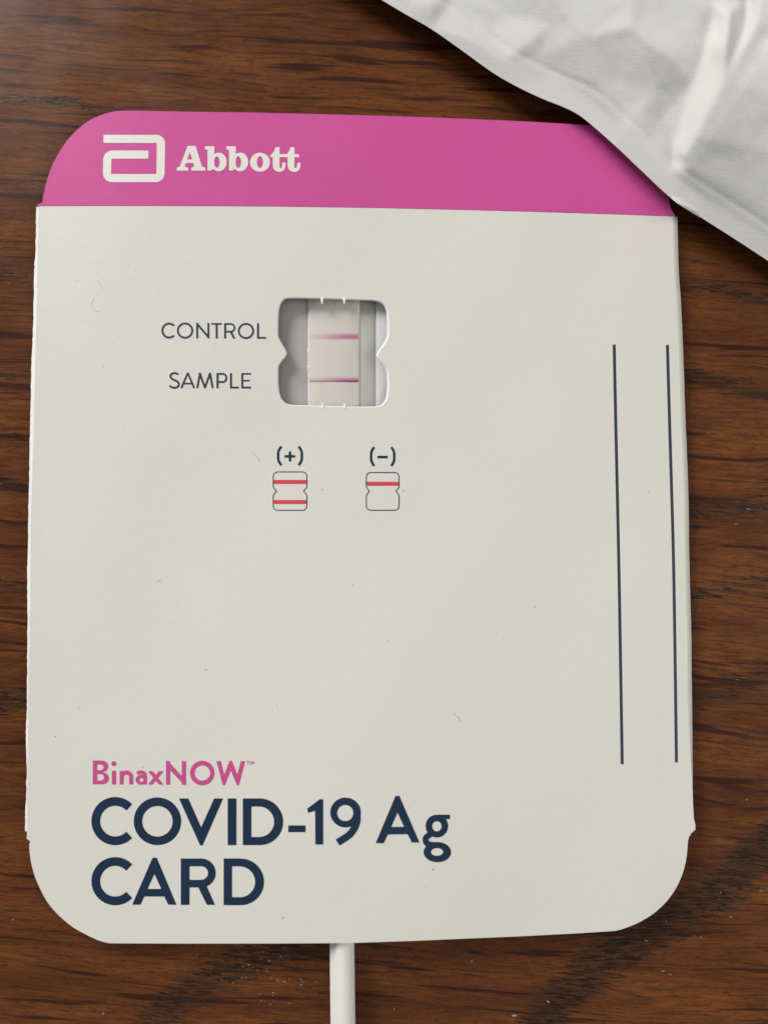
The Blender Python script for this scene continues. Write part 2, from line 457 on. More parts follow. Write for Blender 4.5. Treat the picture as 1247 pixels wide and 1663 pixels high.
body += [(50, 1367.5), (47.6, 1364.3), (44, 1362.6)] + [(x, y) for x, y in spline(left_in, 3)[::-1]] 
# de-duplicate
def dedup(l):
    out = []
    for p in l:
        if not out or math.hypot(p[0] - out[-1][0], p[1] - out[-1][1]) > .25: out.append(p)
    return out
body = dedup(body)
win_c = [(300, 192), (450, 192), (620, 197), (800, 203), (920, 208), (985, 230), (1020, 275), (1030, 330), (1032, 400), (1030, 470), (1008, 520), (965, 585), (955, 612), (968, 640), (1012, 700), (1028, 745),
         (1032, 800), (1032, 860), (1018, 930), (985, 970), (940, 985), (800, 987), (620, 983), (450, 978), (330, 974), (275, 955), (240, 905), (226, 830), (224, 760), (226, 690), (245, 655), (280, 610), (285, 590),
         (275, 565), (240, 505), (223, 460), (224, 380), (227, 300), (240, 240), (265, 205)]
win = [(400 + x / 4.4536, 440 + y / 4.4536) for x, y in win_c]
win = spline(win, 4, True)
front = lay('front_panel', [body, win], M_card, card, z_card, 0.0, 0.00042, 14.0)
def ring(name, loop, d, drop, mat, parent):
    L = np.array(loop); c = L.mean(0); T = np.roll(L, -1, 0) - np.roll(L, 1, 0); T /= np.hypot(*T.T)[:, None]
    Nn = np.stack([-T[:, 1], T[:, 0]], 1); Nn *= np.sign(((c - L) * Nn).sum(1).mean()); n = len(L); V = []; K = 4
    d = (d * (0.62 + 0.38 * np.clip(-Nn[:, 0], 0, 1) ** 2 + 0.10 * np.clip(Nn[:, 1], 0, 1) - 0.22 * np.clip(-Nn[:, 1], 0, 1)))[:, None]
    for k in range(K + 1):
        u = k / K; q = L + Nn * d * u ** .7; V.append(P(q[:, 0], q[:, 1], z_card(L[:, 0], L[:, 1]) + 0.000012 - drop * u ** 1.4))
    F = [[k * n + i, k * n + (i + 1) % n, (k + 1) * n + (i + 1) % n, (k + 1) * n + i] for k in range(K) for i in range(n)]
    o = mesh_obj(name, np.concatenate(V), F, mat, parent)
    if o.data.polygons[0].normal.z < 0: o.data.flip_normals()
    return o
ring('window_rim', win, 3.2, 0.00046, M_tear, front)
# pink header flap
head = [(x, y - .35) for x, y in divider] + [(1088.5, 338), (1084.5, 317)] + spline([(1084.5, 317), (1078, 280), (1062, 248), (1035, 222), (1000, 208), (980, 205)], 5)[1:]
head += [(945, 202.6), (850, 197), (700, 190.5), (560, 186.3), (400, 182.6), (300, 181.2), (215, 179.6)]
head += spline([(200, 179.6), (185, 181), (160, 188.5), (137, 201.5), (115, 221.5), (98, 245), (84, 272), (75, 300), (70.5, 320), (69.5, 329)], 5)
head += [(63, 331.2), (60.2, 334.4)]
header = lay('header_flap', [dedup(head)], M_pink, card, z_card, 0.0, 0.00042, 14.0)

# folded and torn sides: a strip that rolls down from the panel's edge
def strip(name, inner, outer, drop, mat, n=140, bow=1.6):
    ys = np.linspace(max(inner[0][1], outer[0][1]), min(inner[-1][1], outer[-1][1]), n)
    xi = np.interp(ys, [p[1] for p in inner], [p[0] for p in inner]); xo = np.interp(ys, [p[1] for p in outer], [p[0] for p in outer])
    zt = z_card(xi, ys); V = []; K = 6
    for k in range(K + 1):
        u = k / K; V.append(P(xi + (xo - xi) * u, ys, zt - 0.00002 - drop * u ** bow))
    V.append(P(xo, ys, np.full(n, 0.0003))); K += 1
    V = np.concatenate(V); F = []
    sgn = 1 if xo[0] > xi[0] else -1
    for k in range(K):
        for i in range(n - 1):
            q = [k * n + i, k * n + i + 1, (k + 1) * n + i + 1, (k + 1) * n + i]
            F.append(q if sgn > 0 else q[::-1])
    return mesh_obj(name, V, F, mat, card)
jl = sorted(jag(left_edge, 0.28, 9), key=lambda p: p[1])
strip('torn_edge', left_in, jl, 0.00055, M_tear, 420, 1.05)
rin = sorted([(x - 7 * (1 if y < 1150 else max(0, (1300 - y) / 150)) - .4, y) for x, y in right_edge], key=lambda p: p[1])
strip('fold_edge', rin, sorted(jag(right_edge, 0.10, 6), key=lambda p: p[1]), 0.00055, M_card, 260, 1.7)
# back panel
def shrink(l, d):
    c = np.array([585, 860.0]); out = []
    for x, y in l:
        v = np.array([x, y]) - c; L = np.hypot(*v); out.append(tuple(c + v * (L - d) / L))
    return out
full = [p for p in head if p[1] < 333] 
full = dedup(head[len(divider):] + [(60, 336)] + left_edge[::-1] + [p for p in body if p[1] > 1366][::-1] + right_edge[::-1])
back = lay('back_panel', [shrink(full, 7)], M_card, card, lambda x, y: 0 * np.asarray(x) + 0.00055, 0.0, 0.00050, 40.0)

# window interior
z_win = float(z_card(540, 575))
ZF = z_win - 0.00155
flat = lambda h: (lambda x, y: 0 * np.asarray(x, float) + h)
def W(x, y): return (400 + x / 4.4536, 440 + y / 4.4536)
def box(name, pts, ztop, th, mat, parent, bevw=0.00003):
    o = lay(name, [pts], mat, parent, flat(ztop), 0.0, th, 60.0); bev(o, bevw, 2); return o
base = box('strip_tray', [W(120, 90), W(1150, 90), W(1150, 1090), W(120, 1090)], ZF, 0.0004, M_plastic, card)
box('tray_rib', [W(936, 90), W(1150, 90), W(1150, 1090), W(936, 1090)], ZF + 0.00028, 0.00027, M_rib, card, 0.0001)
box('tray_insert', [W(815, 90), W(934, 90), W(934, 1090), W(815, 1090)], ZF + 0.00010, 0.00009, M_inner, card)
# test strip with its two lines (ink soaked into the membrane)
t = NT('membrane'); 
geo = t.n('ShaderNodeTexCoord'); sep = t.n('ShaderNodeSeparateXYZ'); t.l(geo.outputs['Object'], sep.inputs[0])
def loc_of(px, py):
    q = P(px, py, ZF + 0.00035); return float(q[0]) - card_loc[0], float(q[1]) - card_loc[1]
xl, _ = loc_of(*W(455, 475)); xr, _ = loc_of(*W(805, 475))
X01 = t.rng(sep.outputs[0], xl, xr, 0, 1, False)
nz = t.noise(t.coords((S, S, S)), 1 / 9.0, 2); nzl = t.math('MULTIPLY', t.math('SUBTRACT', nz, .5), .00010)
yj = t.math('ADD', sep.outputs[1], nzl)
def yb(y0, y1, soft_t, soft_b):
    _, a = loc_of(*W(630, y0)); _, b = loc_of(*W(630, y1)); k = 0.08 * MM / 4.4536
    up = t.rng(yj, a + soft_t * k, a - soft_t * k, 0, 1); dn = t.rng(yj, b - soft_b * k, b + soft_b * k, 0, 1)
    return t.math('MULTIPLY', up, dn)
col = t.mix(t.noise(t.coords((S, S, S)), 1 / 40.0, 2), (0.62, 0.58, 0.54), (0.66, 0.62, 0.58))
ctl = t.math('MULTIPLY', yb(458, 494, 16, 12), t.rng(X01, .0, .8, .22, .92))
col = t.mix(ctl, col, (0.52, 0.15, 0.27))
smp0 = t.math('MULTIPLY', yb(772, 800, 16, 8), t.rng(X01, .1, .8, .28, .8)); col = t.mix(smp0, col, (0.52, 0.13, 0.26))
smp = t.math('MULTIPLY', yb(792, 804, 8, 5), t.rng(X01, .35, .85, .62, 1)); col = t.mix(smp, col, (0.17, 0.020, 0.085))
t.l(col, t.b.inputs['Base Color']); M_mem = t.set(Roughness=0.45, Specular_IOR_Level=0.4)
strip_o = box('test_strip', [W(452, 90), W(809, 90), W(811, 1090), W(456, 1090)], ZF + 0.00035, 0.00034, M_mem, card, 0.00005)
film = box('strip_backing', [W(444, 90), W(818, 90), W(820, 1090), W(446, 1090)], ZF + 0.00016, 0.00012, M_logo, card, 0.00004)
# glare line down the strip's left edge, built as near-white bits
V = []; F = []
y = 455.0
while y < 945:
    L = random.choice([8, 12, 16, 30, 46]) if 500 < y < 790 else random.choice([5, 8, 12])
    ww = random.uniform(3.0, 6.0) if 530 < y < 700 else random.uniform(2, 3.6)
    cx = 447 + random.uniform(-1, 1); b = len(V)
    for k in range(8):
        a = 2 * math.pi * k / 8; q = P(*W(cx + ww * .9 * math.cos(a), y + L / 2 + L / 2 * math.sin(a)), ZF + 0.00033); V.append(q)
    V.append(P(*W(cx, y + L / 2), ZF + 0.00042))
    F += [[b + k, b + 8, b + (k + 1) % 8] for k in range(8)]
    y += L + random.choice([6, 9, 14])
gl = mesh_obj('glare_bits', V, F, M_glint, strip_o); tag(gl, kind='stuff')
# little uncut nicks on the window's rim
for i, (x, y0, y1) in enumerate([(546, 188, 238), (706, 192, 236), (548, 994, 952), (708, 994, 954)]):
    def zn(px, py, ya=440 + y0 / 4.4536): return z_card(px, np.full_like(np.asarray(px, float), ya)) - 0.00008
    lay('nick', [[W(x - 12, y0), W(x + 12, y0), W(x + 5, y1), W(x - 2, y1)][::1]], M_tear, front, zn, 0.00012, 0.00022, 60.0)

# ------------------------------------------------------------------ printing
def ink(name, cv, mat, parent, blur=0.45): return lay(name, cv.loops(blur), mat, parent, z_card)

# big lettering
cv = Canvas(120, 1210, 3.668, 100, 300, 2320, 990)
def letC(cx, cy): cv.arc(cx, cy, 116, 117.5, 44, 316, 52)
letC(248, 453)
cv.ell(499, 454, 141, 142); cv.ell(499, 454, 90.5, 91, True)
cv.poly([(627, 318), (683, 318), (759, 490), (836, 318), (890, 318), (768, 598), (753, 598)])
cv.rect(917, 318, 969, 596)
def letD(x0, x1, xi, y0, y1, ti, bi, xr):
    r = (y1 - y0) / 2; cx = x1 - r; cy = (y0 + y1) / 2; ri = (bi - ti) / 2
    cv.rect(x0, y0, cx, y1); cv.ell(cx, cy, r, r, clip=lambda X, Y: cx - 1 - X)
    cv.rect(xi, ti, xr - ri, bi, True); cv.ell(xr - ri, cy, ri, ri, True, clip=lambda X, Y: xr - ri - 1 - X)
letD(1007, 1247, 1058, 318, 596, 366, 548, 1193)
cv.frame(420, 1250)
cv.rect(177, 332, 280, 372)
cv.poly([(290, 232), (364, 176), (385, 176), (385, 446), (338, 446), (337, 245), (294, 257)])
cv.ell(518, 255, 91, 89); cv.ell(516, 258, 48, 48, True)
cv.line(spline([(586, 262), (586, 300), (572, 345), (538, 390), (470, 434)], 8), 43)
cv.ell(516, 258, 48, 48, True)
cv.poly([(815, 156), (838, 156), (958, 434), (912, 434), (887, 384), (770, 386), (745, 438), (697, 438)]); cv.poly([(827, 256), (866, 341), (789, 341)], True)
cv.ell(1061, 336, 67, 68); cv.rect(1062, 268, 1139, 294)
cv.line(spline([(1022, 385), (995, 408), (1004, 440), (1050, 451)], 8), 36)
cv.ell(1064, 491, 82, 60); cv.ell(1061, 337, 28, 30, True); cv.ell(1062, 490, 36, 23, True)
ink('title_lettering', cv, M_navy, front)
cv = Canvas(120, 1210, 3.668, 100, 660, 1150, 990)
letC(248, 811)
cv.poly([(470, 671), (495, 671), (612, 951), (563, 951), (540, 902), (421, 902), (398, 951), (349, 951)]); cv.poly([(481, 768), (522, 857), (440, 857)], True)
cv.rect(638, 676, 760, 848); cv.ell(760, 762, 86, 86, clip=lambda X, Y: 759 - X); cv.rect(638, 676, 690, 952)
cv.rect(690, 722, 760, 803, True); cv.ell(757, 762.5, 43, 40.5, True, clip=lambda X, Y: 756 - X)
cv.poly([(738, 840), (790, 836), (842, 952), (793, 952)])
letD(893, 1133, 943, 676, 954, 722, 906, 1080)
ink('title_lettering', cv, M_navy, front)

# pink product line
cv = Canvas(140, 1225, 8.313, 80, 70, 2300, 440)
cv.rect(93, 85, 212, 405); cv.ell(215, 163, 86, 78, clip=lambda X, Y: 180 - X); cv.ell(220, 325, 92, 80, clip=lambda X, Y: 180 - X)
cv.rect(152, 138, 198, 215, True); cv.ell(199, 176.5, 40, 38.5, True); cv.rect(152, 268, 203, 355, True); cv.ell(202, 311.5, 43, 43.5, True)
cv.ell(378, 126, 34, 33); cv.rect(350, 222, 408, 408)
cv.rect(455, 224, 509, 408); cv.line([(483, 330), (483, 312)] + [(547 - 64 * math.cos(a), 310 - 64 * math.sin(a)) for a in np.linspace(0, math.pi, 16)] + [(611, 330), (611, 408)], 55)
cv.line(spline([(690, 258), (725, 246), (760, 246), (790, 262), (798, 300), (798, 350), (798, 408)], 6), 52)
cv.ell(745, 345, 75, 66); cv.ell(749, 347, 28, 26, True)
cv.line([(855, 210), (1030, 426)], 50); cv.line([(1030, 212), (855, 426)], 50); cv.rect(830, 180, 1055, 228, True); cv.rect(830, 409, 1055, 460, True)
cv.frame(270, 1225)
cv.rect(0, 92, 56, 412); cv.rect(212, 92, 270, 412); cv.poly([(0, 100), (6, 88), (24, 88), (214, 292), (270, 350), (270, 408), (262, 418), (245, 418), (54, 213), (0, 158)])
cv.ell(489, 253, 165, 166); cv.ell(489, 253, 104, 103, True)
cv.poly([(680, 92), (738, 92), (785, 277), (856, 90), (890, 90), (960, 277), (1010, 92), (1068, 92), (984, 418), (954, 418), (873, 215), (793, 420), (765, 420)])
cv.rect(1084, 91, 1130, 100); cv.rect(1103, 91, 1112, 142); cv.line([(1136, 142), (1143, 94), (1161, 130), (1179, 94), (1187, 142)], 9)
ink('product_lettering', cv, M_pinktxt, front, 0.35)

# CONTROL / SAMPLE
cv = Canvas(255, 510, 12.47, 60, 150, 2250, 520)
cv.arc(249, 334, 136, 141, 43, 317, 41); cv.ell(572, 335, 165, 163); cv.ell(572, 335, 126, 124, True)
cv.line([(818, 178), (818, 492)], 40); cv.line([(1044, 178), (1044, 492)], 40); cv.poly([(800, 176), (828, 176), (1062, 460), (1062, 494), (1036, 494), (800, 208)])
cv.frame(345, 515)
cv.rect(-19, 120, 195, 153); cv.rect(68, 125, 110, 433); cv.rect(240, 121, 281, 433)
cv.line([(250, 139), (375, 139)] + [(375 + 76 * math.sin(a), 216 - 77 * math.cos(a)) for a in np.linspace(.1, math.pi - .1, 14)] + [(375, 293), (250, 293)], 35)
cv.line([(372, 290), (446, 433)], 42); cv.ell(682, 280, 165, 163); cv.ell(682, 280, 126, 124, True)
cv.rect(905, 122, 946, 437); cv.rect(905, 401, 1090, 437)
ink('control_lettering', cv, M_small, front, 0.4)
cv = Canvas(265, 595, 8.313, 60, 60, 1210, 320)
cv.line(spline([(208, 108), (180, 95), (150, 90), (115, 103), (101, 134), (116, 164), (160, 187), (203, 213), (214, 248), (192, 279), (152, 289), (115, 279), (90, 258)], 6), 27)
cv.poly([(325, 82), (345, 82), (437, 294), (408, 294), (335, 120), (262, 294), (232, 294)]); cv.rect(278, 221, 392, 243)
cv.line([(462, 294), (498, 96)], 27); cv.line([(498, 94), (565, 288)], 27); cv.line([(565, 288), (635, 94)], 27); cv.line([(635, 96), (671, 294)], 27)
cv.poly([(484, 84), (511, 84), (520, 130), (484, 130)]); cv.poly([(622, 84), (648, 84), (650, 130), (618, 130)]); cv.poly([(548, 270), (580, 270), (573, 298), (556, 298)])
cv.rect(722, 89, 750, 296); cv.line([(730, 101), (808, 101)] + [(808 + 47 * math.sin(a), 156 - 55 * math.cos(a)) for a in np.linspace(.1, math.pi - .1, 14)] + [(808, 211), (730, 211)], 25)
cv.rect(904, 90, 931, 297); cv.rect(904, 273, 1024, 298)
cv.rect(1056, 90, 1083, 298); cv.rect(1056, 90, 1188, 112); cv.rect(1056, 182, 1172, 203); cv.rect(1056, 273, 1189, 298)
ink('sample_lettering', cv, M_small, front, 0.4)

# result key: signs, little window outlines, red bars
cv = Canvas(420, 710, 4.988, 100, 50, 1160, 250)
for x0, xm, yy in ((185, 159, 0), (935, 911, 5)): cv.line(spline([(x0, 74 + yy), (xm + 3, 112 + yy), (xm, 152 + yy), (xm + 3, 190 + yy), (x0, 228 + yy)], 6), 20)
for x0, xm, yy in ((324, 350, 0), (1074, 1098, 5)): cv.line(spline([(x0, 74 + yy), (xm - 3, 112 + yy), (xm, 152 + yy), (xm - 3, 190 + yy), (x0, 228 + yy)], 6), 20)
cv.rect(210, 145, 297, 165); cv.rect(245, 115, 265, 197); cv.rect(962, 150, 1045, 171)
ink('key_signs', cv, M_navy, front, 0.4)
for (x0, x1, y0, y1, ni, bars) in ((119, 391, 281, 592, 27, ((346, 378), (509, 540))), (872, 1137, 286, 592, 25, ((361, 393),))):
    r = 36; pts = []
    for cx, cy, a0 in ((x1 - r, y0 + r, 90), (x1 - r, y1 - r, 0), (x0 + r, y1 - r, -90), (x0 + r, y0 + r, 180)):
        if a0 == 0: pts += [(x1, 400), (x1 - 4, 410), (x1 - ni, 437), (x1 - 4, 464), (x1, 476)]
        if a0 == 180: pts += [(x0, 476), (x0 + 4, 464), (x0 + ni, 437), (x0 + 4, 410), (x0, 400)]
        pts += [(cx + r * math.cos(math.radians(a0 - 90 * k / 8)), cy - r * math.sin(math.radians(a0 - 90 * k / 8))) for k in range(9)]
    pts.append(pts[0])
    cv = Canvas(420, 710, 4.988, x0 - 20, y0 - 20, x1 + 20, y1 + 20, 0.16)
    cv.line(pts, 7.6, 'round'); ink('key_outline', cv, M_small, front, 0.15)
    for b0, b1 in bars:
        cv = Canvas(420, 710, 4.988, x0 - 10, b0 - 10, x1 + 10, b1 + 10); cv.rect(x0 + 5, b0, x1 - 5, b1); ink('result_bar', cv, M_red, front, 0.3)
for pts in ([(996.8, 559.5), (999.3, 684), (1004, 900), (1007.2, 1080), (1009.8, 1241)], [(1083.2, 560), (1086.6, 684), (1092.3, 880), (1095.2, 1040), (1097.8, 1238)]):
    q = spline(pts, 12); hw = 2.35
    lay('printed_line', [[(x - hw, y) for x, y in q] + [(x + hw, y) for x, y in q[::-1]]], M_small, front, z_card)

# header emblem and name
cv = Canvas(155, 210, 9.592, 100, 60, 1110, 850)
def rpath(pts, r, n=8):
    out = [pts[0]]
    for k in range(1, len(pts) - 1):
        p0, p1, p2 = map(np.array, (pts[k - 1], pts[k], pts[k + 1])); p1 = p1.astype(float)
        a = (p0 - p1) / np.hypot(*(p0 - p1)); b = (p2 - p1) / np.hypot(*(p2 - p1))
        c = p1 + (a + b) * r
        for j in range(n + 1):
            th = j / n * math.pi / 2; out.append(tuple(c - b * r * math.cos(th) - a * r * math.sin(th)))
    out.append(pts[-1]); return out
cv.line(rpath([(130, 149), (1026, 150), (1016, 760), (184, 760), (190, 394), (829, 394)], 76), 127)
ink('emblem', cv, M_logo, header, 0.4)
cv = Canvas(280, 225, 10.39, 50, 90, 2220, 600)
cv.poly([(258, 124), (395, 124), (500, 468), (557, 494), (557, 541), (322, 541), (322, 494), (372, 470), (358, 412), (228, 412), (212, 470), (270, 494), (270, 541), (78, 541), (78, 492), (130, 470)])
cv.poly([(297, 232), (341, 353), (252, 353)], True)
for dx in (0, 362):
    cv.ell(785 + dx, 395, 134, 157); cv.poly([(550 + dx, 130), (710 + dx, 130), (710 + dx, 500), (683 + dx, 515), (655 + dx, 541), (596 + dx, 541), (596 + dx, 192), (550 + dx, 180)])
    cv.ell(753 + dx, 397, 47, 98, True)
cv.frame(380, 225)
cv.ell(440, 400, 168, 160); cv.ell(440, 398, 52, 101, True)
for dx in (0, 250):
    cv.poly([(612, 283), (640, 262), (678, 215), (703, 145), (771, 142), (770, 470), (778, 502), (797, 502), (812, 480), (818, 405), (874, 405), (872, 470), (850, 528), (805, 560), (745, 562), (695, 540), (662, 495), (656, 440), (656, 316), (612, 312)] if dx == 0 else
            [(862, 283), (892, 262), (930, 215), (952, 147), (1022, 145), (1020, 470), (1028, 502), (1047, 502), (1062, 480), (1070, 410), (1126, 408), (1122, 475), (1100, 530), (1055, 562), (995, 564), (945, 542), (912, 497), (906, 440), (906, 316), (862, 312)])
cv.rect(640, 263, 1100, 315)
ink('name_lettering', cv, M_logo, header, 0.4)

# stray paper fibres and specks on the card
M_fib = NT('grey_fibre').set(Base_Color=(0.46, 0.44, 0.41), Roughness=0.7)
def fibre(pts, r):
    q = spline(pts, 6); V = []; F = []; K = 5
    for i, (x, y) in enumerate(q):
        c = P(x, y, float(z_card(x, y)) + r * .8); a = q[max(i - 1, 0)]; b = q[min(i + 1, len(q) - 1)]
        dx, dy = b[0] - a[0], -(b[1] - a[1]); L = math.hypot(dx, dy); nx, ny = -dy / L, dx / L
        for k in range(K):
            th = 2 * math.pi * k / K; V.append(c + np.array([nx * math.cos(th) * r, ny * math.cos(th) * r, math.sin(th) * r]))
    for i in range(len(q) - 1):
        for k in range(K): F.append([i * K + k, i * K + (k + 1) % K, (i + 1) * K + (k + 1) % K, (i + 1) * K + k])
    mesh_obj('fibre', V, F, M_fib, front)
fibre([(737, 1158), (741, 1163), (745, 1166), (747, 1172)], 0.00003)
fibre([(408, 733), (414, 738), (420, 745), (422, 750)], 0.000022)
fibre([(159, 456), (164, 462), (166, 470)], 0.000013); fibre([(153, 484), (149, 494), (152, 503), (160, 506)], 0.000013)
fibre([(254, 946), (259, 943), (263, 945)], 0.000018)
V = []; F = []
sp = [(573, 950, 1.2), (523, 795, 1.6), (655, 797, 1.6), (335, 1088, 1.5), (845, 1156, 1.1), (630, 1040, 1.2), (703, 1412, 2.2), (460, 1491, 2.0), (297, 902, .9), (232, 1246, 1.2), (868, 985, 1.4), (90, 1196, 1.3), (129, 1149, .9)]
sp += [(rng.uniform(90, 1080), rng.uniform(380, 1500), abs(rng.normal()) * .35 + .25) for _ in range(70)]
for (x, y, r) in sp:
    if 440 < x < 640 and 480 < y < 670: continue
    b = len(V); a0 = rng.uniform(0, 3); e = rng.uniform(.4, 1)
    for k in range(7):
        a = 2 * math.pi * k / 7; u, v_ = math.cos(a) * r, math.sin(a) * r * e * rng.uniform(.7, 1.1)
        X, Y = x + u * math.cos(a0) - v_ * math.sin(a0), y + u * math.sin(a0) + v_ * math.cos(a0)
        V.append(P(X, Y, float(z_card(X, Y)) + 0.000030))
    F.append([b + k for k in range(7)][::-1])
M_sp = NT('faint_speck').set(Base_Color=(0.42, 0.39, 0.35), Roughness=0.7)
tag(mesh_obj('specks', V, F, M_sp, front), kind='stuff')

# ------------------------------------------------------------------ swab stick coming out under the card
def build_swab():
    R = 0.00160; zc = R + 0.0002
    a = P(555.3, 1200, zc); b = P(555.3, 1532, zc); e = P(560.0, 1900, zc)
    d = e - b; d = d / np.hypot(d[0], d[1]); st_ = b - d * 0.011; en = b + d * 0.085
    loc = tuple(map(float, (b[0], b[1], 0)))
    th = thing('swab', loc, 'white plastic swab stick sticking out under the bottom edge of the card', 'swab')
    t = NT('white_plastic_shaft'); v = t.coords((S, S, S))
    t.l(t.mix(t.noise(v, 1 / 25.0, 3), (0.82, 0.79, 0.75), (0.87, 0.845, 0.81)), t.b.inputs['Base Color'])
    t.bump(t.noise(t.coords((S / 3, S / 60, S)), 1, 2), 0.00002)
    m = t.set(Roughness=0.38, Subsurface_Weight=0.0)
    K = 48; N = 30; V = []; F = []
    nx = np.array([d[1], -d[0], 0])
    for i in range(N + 1):
        c = st_ + (en - st_) * i / N; c[2] = zc
        for k in range(K):
            an = 2 * math.pi * k / K
            # a shaft moulded with one flattened shoulder on its right
            r = R * (0.985 if not 0.30 < an < 1.25 else 0.985 * math.cos(0.475) / math.cos(an - 0.775))
            V.append(c + nx * math.cos(an) * r + np.array([0, 0, math.sin(an) * r]))
    for i in range(N):
        for k in range(K): F.append([i * K + k, (i + 1) * K + k, (i + 1) * K + (k + 1) % K, i * K + (k + 1) % K])
    F.append(list(range(K))[::-1]); F.append([N * K + k for k in range(K)])
    mesh_obj('shaft', V, F, m, th, smooth=False)
build_swab()

# ------------------------------------------------------------------ crumpled paper pouch, top right
EDGE = [(380, -140), (500, -72), (560, -36), (615, -3), (660, 24), (700, 47), (750, 82), (800, 118), (840, 141), (880, 160), (915, 174), (940, 187), (965, 207), (1000, 238), (1040, 276), (1085, 318), (1120, 342), (1150, 361),
        (1200, 393), (1247, 424), (1330, 478), (1480, 575)]
CTRL = [  # crease network: photo px, height above the edge in mm
    (900, 118, .33), (1000, 198, .25), (1045, 238, .28), (1090, 283, .3), (1150, 327, .33), (1247, 385, .45), (1400, 480, .8), (640, -10, .1), (700, 10, .5), (760, 62, .35), (820, 100, .4),
    (735, 0, .15), (740, -60, .4), (800, 40, .25), (822, 25, .6), (850, 75, .9), (875, 90, .6), (905, 0, 2.0), (895, 40, 1.35), (860, -60, 2.2), (955, 60, 1.95), (965, 120, 1.15),
    (1028, 0, 1.9), (1023, 42, 2.2), (1040, 0, 1.75), (1047, 28, 1.68), (1086, 90, 2.0), (1102, 68, 1.5), (1028, -80, 1.8), (1042, -80, 1.9), (1095, 0, 1.5), (1115, 92, 1.5),
    (1145, 75, 1.55), (1158, 35, 1.4), (1155, 0, 1.6), (1183, 20, 3.1), (1178, 75, 3.3), (1175, 130, 3.0), (1190, -80, 3.4), (1214, -80, 1.6), (1212, 0, 1.6), (1205, 55, 2.1), (1227, 40, 2.9), (1232, -10, 3.1),
    (1260, 45, 3.3), (1238, 60, 2.7), (1300, -80, 3.6), (1200, 140, 2.9), (1125, 135, 1.25), (1052, 100, 1.45), (1040, 185, .5), (1068, 150, .65), (1075, 190, .1), (1093, 245, .25), (1108, 255, 1.2), (1118, 268, 1.15), (1150, 180, 2.7), (1130, 220, 2.15),
    (1200, 240, 2.25), (1247, 150, 3.1), (1247, 250, 2.4), (1180, 300, 1.25), (1247, 345, 1.15), (1330, 200, 3.4), (1350, 330, 2.6), (1400, 60, 3.2), (1480, -100, 3.5), (1500, 300, 3.0), (1000, 130, .9), (1010, 160, .6),
    (980, -80, 1.7), (1100, -120, 2.0), (500, -160, .2), (650, -200, .6), (1500, 520, 1.0), (900, -200, 2.4), (1200, -220, 2.8), (1500, -240, 3.0), (1020, 170, .5)]
CREASE = [((822, 25), (850, 75)), ((850, 75), (875, 90)), ((875, 90), (895, 40)), ((895, 40), (905, 0)), ((1028, 0), (1023, 42)), ((1023, 42), (1086, 90)), ((1047, 28), (1102, 68)), ((1040, 0), (1047, 28)),
          ((1183, 20), (1178, 75)), ((1178, 75), (1175, 130)), ((1175, 130), (1205, 55)), ((1205, 55), (1212, 0)), ((1227, 40), (1232, -10)), ((1175, 130), (1227, 40)), ((1158, 35), (1145, 75)), ((1145, 75), (1125, 135)),
          ((1125, 135), (1093, 245)), ((1093, 245), (1075, 190)), ((1108, 255), (1130, 220)), ((1130, 220), (1150, 180)), ((1150, 180), (1175, 130)), ((1093, 245), (1118, 268)), ((1118, 268), (1180, 300)), ((1180, 300), (1247, 345)),
          ((900, 118), (1000, 198)), ((1000, 198), (1045, 238)), ((1045, 238), (1090, 283)), ((1090, 283), (1150, 327)), ((1150, 327), (1247, 385))]
def vnoise(X, Y, s, seed):
    r = np.random.default_rng(seed); G = r.random((64, 64))
    x, y = X / s, Y / s; xi, yi = np.floor(x).astype(int), np.floor(y).astype(int); fx, fy = x - xi, y - yi
    fx = fx * fx * (3 - 2 * fx); fy = fy * fy * (3 - 2 * fy)
    g = lambda a, b: G[b % 64, a % 64]
    return (g(xi, yi) * (1 - fx) + g(xi + 1, yi) * fx) * (1 - fy) + (g(xi, yi + 1) * (1 - fx) + g(xi + 1, yi + 1) * fx) * fy - .5
